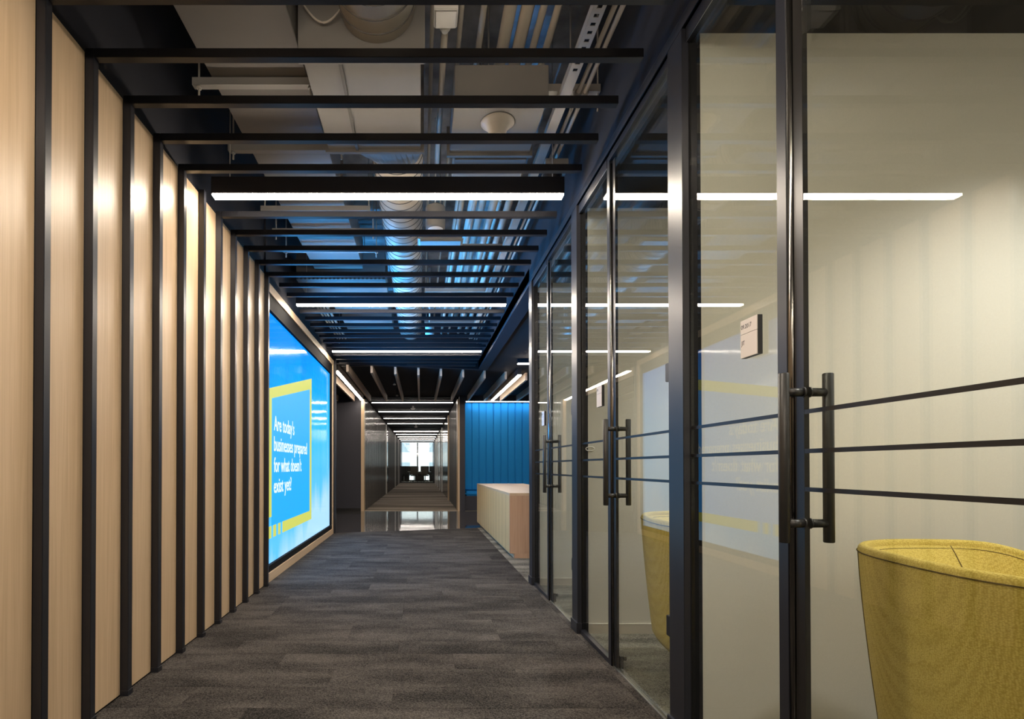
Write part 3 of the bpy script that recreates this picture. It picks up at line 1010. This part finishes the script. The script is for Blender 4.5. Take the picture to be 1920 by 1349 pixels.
# unseen blue spot lamps added to strengthen the display's wash on ceiling and floor
for q in range(5):
    for zz, elev, pw in ((1.0, -42, 20.0), (1.5, 33, 110.0), (2.0, 36, 110.0)):
        gl = bpy.data.lights.new('added_blue_fill', 'SPOT')
        gl.energy = pw
        gl.color = (0.045, 0.40, 1.0)
        gl.spot_size = R(112)
        gl.spot_blend = 0.6
        gl.shadow_soft_size = 0.0
        go = bpy.data.objects.new('added_blue_fill', gl)
        COL.objects.link(go)
        go.parent = sw
        go.location = (-1.33, 5.5 + 0.82 * q, zz)
        dv = Vector((math.cos(R(elev)), -0.15, math.sin(R(elev))))
        go.rotation_euler = dv.to_track_quat('-Z', 'Y').to_euler()

# ------------------------------------------------------------------ reception desk
desk = thing('reception_desk', 'long blocky maple reception desk standing on pale carpet past the glass rooms', 'desk', (1.03, 6.70, 0.006))
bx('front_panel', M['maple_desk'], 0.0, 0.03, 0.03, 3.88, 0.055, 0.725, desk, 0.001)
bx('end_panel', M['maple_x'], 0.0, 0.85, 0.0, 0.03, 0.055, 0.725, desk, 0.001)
bx('end_foot', M['maple_x'], 0.055, 0.80, 0.002, 0.03, 0.0, 0.055, desk)
bx('worktop', M['maple_y'], 0.0, 0.85, 0.0, 3.88, 0.725, 0.755, desk, 0.001)
bx('plinth', M['maple_y'], 0.05, 0.80, 0.03, 3.84, 0.0, 0.055, desk)
bx('back_panel', M['maple'], 0.82, 0.85, 0.03, 3.88, 0.055, 0.725, desk)
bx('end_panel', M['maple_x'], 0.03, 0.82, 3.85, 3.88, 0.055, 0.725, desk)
seam_me = MB().box(-0.0006, 0.0, 0, 0.003, 0.058, 0.722).mesh('joint', M['seam'])
for k in range(1, 13):
    link('joint', seam_me, desk, (0, 0.30 * k, 0))

# ------------------------------------------------------------------ blue banquette
YB = YW + 0.28
bq = thing('banquette', 'tall channelled blue felt banquette at the end of the lobby', 'bench', (0, YB, 0))
wch = 0.1765
ch_b = MB().box(0.0015, wch - 0.0015, 0.0, 0.10, 0.50, 2.64).bevel(0.016, 3)
for f in ch_b.bm.faces:
    f.smooth = False
ch_me = ch_b.mesh('back_channel', M['felt'])
x = 1.072
j = 0
while x < 5.7:
    link('back_channel', ch_me, bq, (x + (0.012 if j >= 4 else 0), 0, 0))
    x += wch
    j += 1
bx('channel_backing', M['felt'], 1.07, 5.88, 0.06, 0.14, 0.45, 2.64, bq)
seat = MB().box(1.07, 5.88, -0.18, 0.02, 0.36, 0.475).bevel(0.04, 4)
seat.obj('seat_cushion', M['felt'], bq)
bx('base', M['charcoal'], 1.07, 5.88, -0.14, 0.14, 0.0, 0.36, bq)
bx('carpet_edge', M['room_carpet'], 1.07, 4.5, YW - 0.02, YW + 0.13, 0.0, 0.006, floor)
cv = thing('cove_light', 'hidden cool light strip washing the blue banquette from above', 'light', (0, YB, 2.645))
bx('strip', M['cove'], 1.10, 5.8, -0.15, -0.12, 0.003, 0.010, cv)

# ------------------------------------------------------------------ meeting room table and chairs, outside building
tb = thing('meeting_table', 'long meeting table behind the glazed corridor end', 'table', (-0.1, 40.6, 0))
bx('table_top', M['white'], -1.9, 1.9, -0.55, 0.55, 0.71, 0.74, tb)
for sx in (-1.0, 0.0, 1.0):
    bx('base_panel', M['black'], sx - 0.30, sx + 0.30, -0.04, 0.04, 0.05, 0.71, tb)
for sx in (-1.5, 1.5):
    for sy in (-0.4, 0.4):
        bx('leg', M['black'], sx - 0.03, sx + 0.03, sy - 0.03, sy + 0.03, 0.006, 0.71, tb)


def office_chair():
    r = thing('office_chair', 'x', 'chair')
    MB().box(-0.25, 0.25, -0.24, 0.24, 0.44, 0.52).bevel(0.03, 2).obj('seat', M['black'], r)
    MB().box(-0.25, 0.25, 0.22, 0.27, 0.54, 1.11).bevel(0.02, 2).obj('backrest', M['black'], r)
    MB().box(-0.03, 0.03, 0.23, 0.28, 0.44, 0.75).obj('back_bracket', M['black'], r)
    MB().tube((0, 0, 0.09), (0, 0, 0.44), 0.028, 10).obj('column', M['aluminium'], r)
    for q in range(5):
        a = 2 * math.pi * q / 5
        MB().tube((0, 0, 0.10), (0.27 * math.cos(a), 0.27 * math.sin(a), 0.07), 0.018, 6).obj('leg', M['black'], r)
        MB().tube((0.27 * math.cos(a) - 0.01, 0.27 * math.sin(a), 0.036), (0.27 * math.cos(a) + 0.01, 0.27 * math.sin(a), 0.036), 0.03, 10).obj('caster', M['black'], r)
    for sx in (-0.28, 0.28):
        MB().path([(sx, -0.12, 0.48), (sx, -0.12, 0.68), (sx, 0.14, 0.68), (sx, 0.14, 0.48)], 0.016, 6).obj('armrest', M['black'], r)
    return r


oc = office_chair()
spots = [(-1.15, 39.75, 180), (-0.45, 39.75, 176), (0.30, 39.72, 183), (0.95, 39.78, 180), (-1.0, 41.5, 0), (-0.40, 41.45, 4), (0.22, 41.55, -3), (0.86, 41.5, 0), (1.62, 41.5, 6)]
for q, (x, y_, a) in enumerate(spots):
    o = oc if q == 0 else copy_tree(oc)
    o.location = (x, y_, 0.006)
    o.rotation_euler = (0, 0, R(a))
    if q < 4:
        tag(o, 'black office chair on near side of meeting table, %s from the slatted wall' % ORD[q], 'chair', 'meeting room chairs')
    else:
        tag(o, 'black office chair on window side of meeting table, %s from the slatted wall' % ORD[q - 4], 'chair', 'meeting room chairs')

bd = thing('office_building', 'pale office building seen through the far window', 'building', (0, 95, 0))
bx('wall', M['facade'], -22, 24, 0, 8, -20, 26, bd)
for x0, wdt in ((-14, 3.2), (-9.5, 3.2), (-4.4, 2.6), (1.4, 2.6), (4.8, 5.0), (11.0, 5)):
    for z0 in (-4.5, -0.5, 3.5):
        bx('window', M['facade_glass'], x0, x0 + wdt, -0.05, 0.1, z0, z0 + 2.3, bd)


# ------------------------------------------------------------------ services in the open ceiling slot
def rect_duct(label, x0, x1, y0, y1, z0, z1, mat, flanges=(), seams=(), name='rectangular_duct'):
    t = thing(name, label, 'duct', ((x0 + x1) / 2, y0, z0))
    cx = (x0 + x1) / 2
    bx('casing', mat, x0 - cx, x1 - cx, 0, y1 - y0, 0, z1 - z0, t, 0.003)
    for fy in flanges:
        bx('flange', mat, x0 - cx - 0.02, x1 - cx + 0.02, fy - y0 - 0.012, fy - y0 + 0.012, -0.018, z1 - z0, t)
    for sx in seams:
        bx('seam', M['duct_dark'], sx - cx - 0.008, sx - cx + 0.008, 0.0, y1 - y0, -0.010, 0.0, t)
    # hanger rods to the slab
    for fy in (0.25 * (y1 - y0), 0.75 * (y1 - y0)):
        MB().tube((-0.055, fy, z1 - z0), (-0.055, fy, SLAB - z0), 0.006, 6).obj('hanger_rod', M['zinc'], t)
    return t


rect_duct('wide flat taupe duct running along the slot above the maple wall', -1.118, -0.607, 0.9, 6.05, 3.15, 3.45, M['duct_dark'], flanges=(1.9, 4.35))
rect_duct('boxy cream duct section in the middle of the slot, nearest', -0.575, 0.0, 2.77, 3.62, 3.05, 3.60, M['duct'], flanges=(2.79, 3.60), seams=(-0.396,))
rect_duct('flat pale duct box beside the conduits, with bell sounder below', 0.185, 0.69, 3.094, 3.68, 3.065, 3.235, M['duct'], flanges=(3.67,))
rect_duct('flat pale duct box continuing beyond the bell sounder', 0.22, 0.68, 3.70, 4.15, 3.045, 3.21, M['duct'])


def spiral_duct(label, x, y0, y1, zc, r, rings, taper=None):
    t = thing('spiral_duct', label, 'duct', (x, y0, zc))
    MB().lathe([(r, 0.0), (r, y1 - y0)], (0, 0, 0), 'Y', 40).obj('pipe', M['conduit'], t)
    rr = MB().lathe([(r, -0.004), (r + 0.004, -0.002), (r + 0.004, 0.002), (r, 0.004)], (0, 0, 0), 'Y', 40).mesh('rib', M['duct_dark'])
    k = 0.05
    while k < y1 - y0:
        link('rib', rr, t, (0, k, 0))
        k += rings
    if taper:
        b = MB()
        (bx0, bx1, bz0, bz1, dy) = taper
        seg = 40
        a_, c_ = [], []
        for i in range(seg):
            th = 2 * math.pi * i / seg
            a_.append(b.bm.verts.new((r * math.sin(th), 0, r * math.cos(th))))
            s_, co = math.sin(th), math.cos(th)
            m_ = max(abs(s_), abs(co))
            c_.append(b.bm.verts.new((((bx0 + bx1) / 2) + (bx1 - bx0) / 2 * s_ / m_ - x, -dy, ((bz0 + bz1) / 2) + (bz1 - bz0) / 2 * co / m_ - zc)))
        for i in range(seg):
            b.bm.faces.new((a_[i], a_[(i + 1) % seg], c_[(i + 1) % seg], c_[i]))
        b.obj('transition', M['duct'], t)
    MB().tube((0, (y1 - y0) * 0.5, r), (0, (y1 - y0) * 0.5, SLAB - zc), 0.006, 6).obj('hanger_rod', M['zinc'], t)
    return t


spiral_duct('round ribbed duct entering the boxy duct from the camera side', -0.21, 1.3, 2.768, 3.29, 0.18, 0.085)
spiral_duct('long round spiral duct running down the middle of the slot', -0.16, 3.85, 9.0, 3.225, 0.175, 0.11, taper=(-0.40, 0.0, 3.05, 3.58, 0.225))


def conduit(label, x, z, r, y0, y1, couplings=(), mat='conduit', elbows=None):
    t = thing('conduit', label, 'pipe', (x, y0, z), 'conduits along the open slot')
    MB().tube((0, 0, 0), (0, y1 - y0, 0), r, 14).obj('pipe', M[mat], t)
    for c in couplings:
        MB().tube((0, c - y0 - 0.03, 0), (0, c - y0 + 0.03, 0), r * 1.18, 14).obj('coupling', M[mat], t)
    return t


for lab, x, z, r, y0, y1, cp in (
        ('thick cream conduit, first of the fat pair counted from the round duct', 0.459, 3.42, 0.034, 0.9, 9.2, (4.7, 7.5)),
        ('thick cream conduit, second of the fat pair counted from the round duct', 0.548, 3.42, 0.034, 0.9, 9.2, (4.8, 7.7)),
        ('medium cream conduit next to the fat pair on the bulkhead side', 0.629, 3.42, 0.019, 0.9, 9.2, (4.9, 6.9)),
        ('medium cream conduit second from the fat pair on the bulkhead side', 0.704, 3.42, 0.019, 0.9, 9.2, (5.1, 7.1)),
        ('slim cream conduit next to the fat pair on the round duct side', 0.324, 3.42, 0.017, 0.9, 9.0, (4.6,)),
        ('slim cream conduit second from the fat pair on the round duct side', 0.21, 3.42, 0.013, 0.9, 9.0, ()),
        ('thin dark cream conduit closest to the round duct', 0.060, 3.42, 0.012, 0.9, 8.8, ()),
        ('thin conduit hugging the dark bulkhead, inner of two', 0.862, 3.115, 0.0115, 0.9, 9.3, (4.2,)),
        ('thin conduit hugging the dark bulkhead, outer of two', 0.898, 3.115, 0.0115, 0.9, 9.3, (4.2,))):
    conduit(lab, x, z, r, y0, y1, cp)
# conduits that show only farther down the slot
for lab, x, z, r, y0, y1 in (
        ('cream conduit starting past the bell sounder, outermost', 0.72, 3.22, 0.03, 4.2, 9.2),
        ('cream conduit starting past the bell sounder, second from outside', 0.60, 3.22, 0.028, 4.2, 9.2),
        ('cream conduit starting past the bell sounder, third from outside', 0.44, 3.20, 0.016, 4.2, 9.2),
        ('cream conduit starting past the bell sounder, innermost', 0.33, 3.20, 0.02, 4.2, 9.2),
        ('thin conduit by the left bulkhead over the screen, first', -1.33, 3.12, 0.013, 6.7, 9.2),
        ('thin conduit by the left bulkhead over the screen, second', -1.29, 3.12, 0.013, 6.7, 9.2),
        ('thin conduit by the left bulkhead over the screen, third', -1.25, 3.12, 0.013, 6.7, 9.2),
        ('thin conduit by the left bulkhead over the screen, fourth', -1.20, 3.12, 0.016, 6.7, 9.2)):
    conduit(lab, x, z, r, y0, y1)

# junction box with its conduit
jb = thing('junction_box', 'square white junction box feeding a conduit near the round duct', 'box', (0.122, 2.80, 3.265))
bx('box_body', M['white'], -0.058, 0.058, -0.06, 0.06, -0.012, 0.09, jb, 0.004)
bx('cover', M['white'], -0.052, 0.052, -0.055, 0.055, -0.018, -0.012, jb, 0.003)
MB().lathe([(0.028, 0.06), (0.028, 0.085), (0.02, 0.10), (0.017, 0.11)], (0, 0, 0.012), 'Y', 16).obj('connector', M['white'], jb)
MB().tube((0, 0.10, 0.012), (-0.006, 1.45, 0.012), 0.017, 14).obj('pipe', M['conduit'], jb)


def strut(label, x0, x1, y0, y1, z, axis, group='struts in the open slot'):
    """slotted channel: two side flanges and a rungs-and-gaps web underneath"""
    t = thing('strut_channel', label, 'strut', (x0, y0, z), group)
    L = (y1 - y0) if axis == 'y' else (x1 - x0)
    w_ = (x1 - x0) if axis == 'y' else (y1 - y0)
    h = 0.041

    def B(b, l0, l1, c0, c1, z0, z1):
        if axis == 'y':
            b.box(c0, c1, l0, l1, z0, z1)
        else:
            b.box(l0, l1, c0, c1, z0, z1)
    b = MB()
    B(b, 0, L, 0, 0.003, 0, h); b.obj('flange', M['zinc'], t)
    b = MB()
    B(b, 0, L, w_ - 0.003, w_, 0, h); b.obj('flange', M['zinc'], t)
    b = MB()
    B(b, 0, L, 0.003, w_ * 0.3, 0, 0.003); b.obj('web', M['zinc'], t)
    b = MB()
    B(b, 0, L, w_ * 0.7, w_ - 0.003, 0, 0.003); b.obj('web', M['zinc'], t)
    b = MB()
    B(b, 0, 0.030, w_ * 0.3, w_ * 0.7, 0, 0.003)
    me = b.mesh('web_bridge', M['zinc'])
    k = 0
    while k < L - 0.03:
        if axis == 'y':
            link('web_bridge', me, t, (0, k, 0))
        else:
            link('web_bridge', me, t, (k, 0, 0))
        k += 0.05 if k < 2.0 else 0.030
    return t


strut('slotted strut channel running along the slot beside the dark bulkhead', 0.75, 0.806, 0.9, 9.0, 3.065, 'y')
for q, (x0, x1, y_, z) in enumerate(((-1.22, -0.580, 3.06, 3.105), (-1.24, -0.50, 3.69, 3.100), (-1.26, -0.40, 4.52, 3.080), (-1.28, -0.40, 4.95, 3.080), (-1.28, -0.40, 5.32, 3.060))):
    t = thing('strut_hanger', 'cross strut under the taupe duct, %s along from the front' % ORD[q], 'strut', (x0, y_, z), 'cross struts under the taupe duct')
    bx('bar', M['duct'], 0, x1 - x0, 0, 0.041, 0, 0.04, t)
    for xr in (0.03, x1 - x0 - 0.012):
        MB().tube((xr, 0.02, -0.05), (xr, 0.02, SLAB - z), 0.006, 6).obj('rod', M['zinc'], t)
        MB().tube((xr, 0.02, -0.012), (xr, 0.02, 0.0), 0.014, 6).obj('nut', M['zinc'], t)
t = thing('strut_hanger', 'short cross strut carrying the thin conduits by the bulkhead', 'strut', (0.70, 3.16, 3.135))
bx('bar', M['zinc'], 0, 0.29, 0, 0.041, 0, 0.041, t)
for xr in (0.13, 0.28):
    MB().tube((xr, 0.02, -0.10), (xr, 0.02, SLAB - 3.135), 0.005, 6).obj('rod', M['zinc'], t)
for xr in (0.162, 0.198):
    MB().lathe([(0.0125, -0.01), (0.019, -0.01), (0.019, 0.01), (0.0125, 0.01)], (xr, -0.015, -0.020), 'Y', 12).obj('clamp', M['zinc'], t)

# bell sounder, pendant cylinder, wireless plate, black dome with its box
bl = thing('bell_sounder', 'cream bell-shaped sounder hanging under the flat duct box', 'sounder', (0.445, 3.33, 3.064))
MB().lathe([(0.03, -0.085), (0.045, -0.078), (0.058, -0.04), (0.085, -0.012), (0.098, -0.006), (0.098, 0.0)], (0, 0, 0)).obj('bell', M['conduit'], bl)
MB().lathe([(0.0, -0.090), (0.03, -0.088), (0.038, -0.082), (0.030, -0.078)], (0, 0, 0)).obj('nose', M['white'], bl)
cy = thing('pendant_speaker', 'cream cylinder pendant hanging between round duct and conduits', 'speaker', (0.112, 4.42, 2.89))
MB().lathe([(0.06, 0.0), (0.072, 0.006), (0.077, 0.02), (0.077, 0.165), (0.06, 0.18)], (0, 0, 0)).obj('can', M['duct'], cy)
MB().lathe([(0.0, -0.003), (0.058, -0.002), (0.060, 0.002)], (0, 0, 0)).obj('grille', M['white'], cy)
MB().tube((0, 0, 0.17), (0, 0, SLAB - 2.89), 0.006, 8).obj('cable', M['white'], cy)
ap = thing('access_point', 'white rounded flat wireless box hung above the slats', 'router', (0.155, 4.62, 2.835))
MB().box(-0.18, 0.18, -0.13, 0.13, 0.0, 0.045).bevel(0.02, 3).obj('cover', M['white'], ap)
bx('mount_plate', M['zinc'], -0.10, 0.10, -0.06, 0.06, 0.045, 0.06, ap)
MB().tube((0, 0, 0.06), (0, 0, SLAB - 2.835), 0.008, 8).obj('stem', M['zinc'], ap)
bs = thing('dome_speaker', 'black dome under a grey box beside the dark bulkhead', 'speaker', (0.88, 3.76, 2.965))
bx('box_body', M['duct'], -0.075, 0.075, -0.05, 0.05, 0.03, 0.095, bs, 0.003)
MB().lathe([(0.0, -0.055), (0.03, -0.05), (0.052, -0.03), (0.062, 0.0), (0.062, 0.03)], (-0.02, 0, 0)).obj('dome', M['black'], bs)
MB().tube((-0.03, 0.0, 0.09), (-0.018, 0.0, 0.15), 0.012, 8).obj('entry_pipe', M['conduit'], bs)

# things over the screen: cross duct with ribbed edge, flat boxes, hanging detector
cd = thing('cross_duct', 'ribbed-edge duct crossing the slot above the screen', 'duct', (-1.33, 6.15, 3.07))
bx('casing', M['duct_dark'], 0, 0.95, 0, 0.5, 0.0, 0.30, cd)
rib_me = MB().box(0, 0.02, -0.012, 0.0, 0.0, 0.03).mesh('rib', M['duct'])
for q in range(21):
    link('rib', rib_me, cd, (0.02 + 0.044 * q, 0, 0.0))
MB().tube((0.2, 0.25, 0.30), (0.2, 0.25, SLAB - 3.07), 0.006, 6).obj('hanger_rod', M['zinc'], cd)
for q, (x0, x1, y0, y1, z) in enumerate(((-1.10, -0.42, 6.95, 7.5, 3.10), (-1.08, -0.40, 7.9, 8.6, 3.10))):
    rect_duct('low flat duct piece above the screen, %s of two' % ('nearer', 'farther')[q], x0, x1, y0, y1, z, z + 0.25, M['duct_dark'])
tag(bx('tag_plate', M['white'], -0.70, -0.61, 6.68, 6.72, 2.99, 3.05), 'small white plate hung near the ribbed duct', 'plate')
MB().tube((-0.655, 6.70, 3.05), (-0.655, 6.70, SLAB), 0.003, 6).obj('hanger', M['zinc'], bpy.data.objects['tag_plate'])
for q, (x0, x1, y_, z) in enumerate(((0.05, 0.80, 5.35, 3.10), (0.05, 0.82, 6.75, 3.12), (0.05, 0.85, 8.2, 3.12))):
    t = thing('strut_hanger', 'cross strut carrying conduits past the bell sounder, %s from the front' % ORD[q], 'strut', (x0, y_, z), 'cross struts under the conduits')
    bx('bar', M['zinc'], 0, x1 - x0, 0, 0.041, 0, 0.041, t)
    for xr in (0.03, x1 - x0 - 0.03):
        MB().tube((xr, 0.02, -0.03), (xr, 0.02, SLAB - z), 0.005, 6).obj('rod', M['zinc'], t)
hd = thing('hanging_detector', 'pale stepped detector hanging between the slats over the screen end', 'detector', (0.12, 7.75, 2.86))
MB().lathe([(0.0, -0.02), (0.06, -0.015), (0.065, 0.02), (0.05, 0.03), (0.05, 0.05), (0.06, 0.055), (0.06, 0.12)], (0, 0, 0), seg=20).obj('body', M['white'], hd)
MB().tube((0, 0, 0.12), (0, 0, SLAB - 2.86), 0.01, 8).obj('stem', M['white'], hd)
# drooping cable at the boxy duct
pts = [(-0.565 + 0.20 * t, 2.74, 3.28 - 0.09 * math.sin(math.pi * t)) for t in [i / 12 for i in range(13)]]
tag(MB().path(pts, 0.005, 6).obj('cable', M['conduit']), 'thin pale cable drooping across the boxy duct face', 'cable')
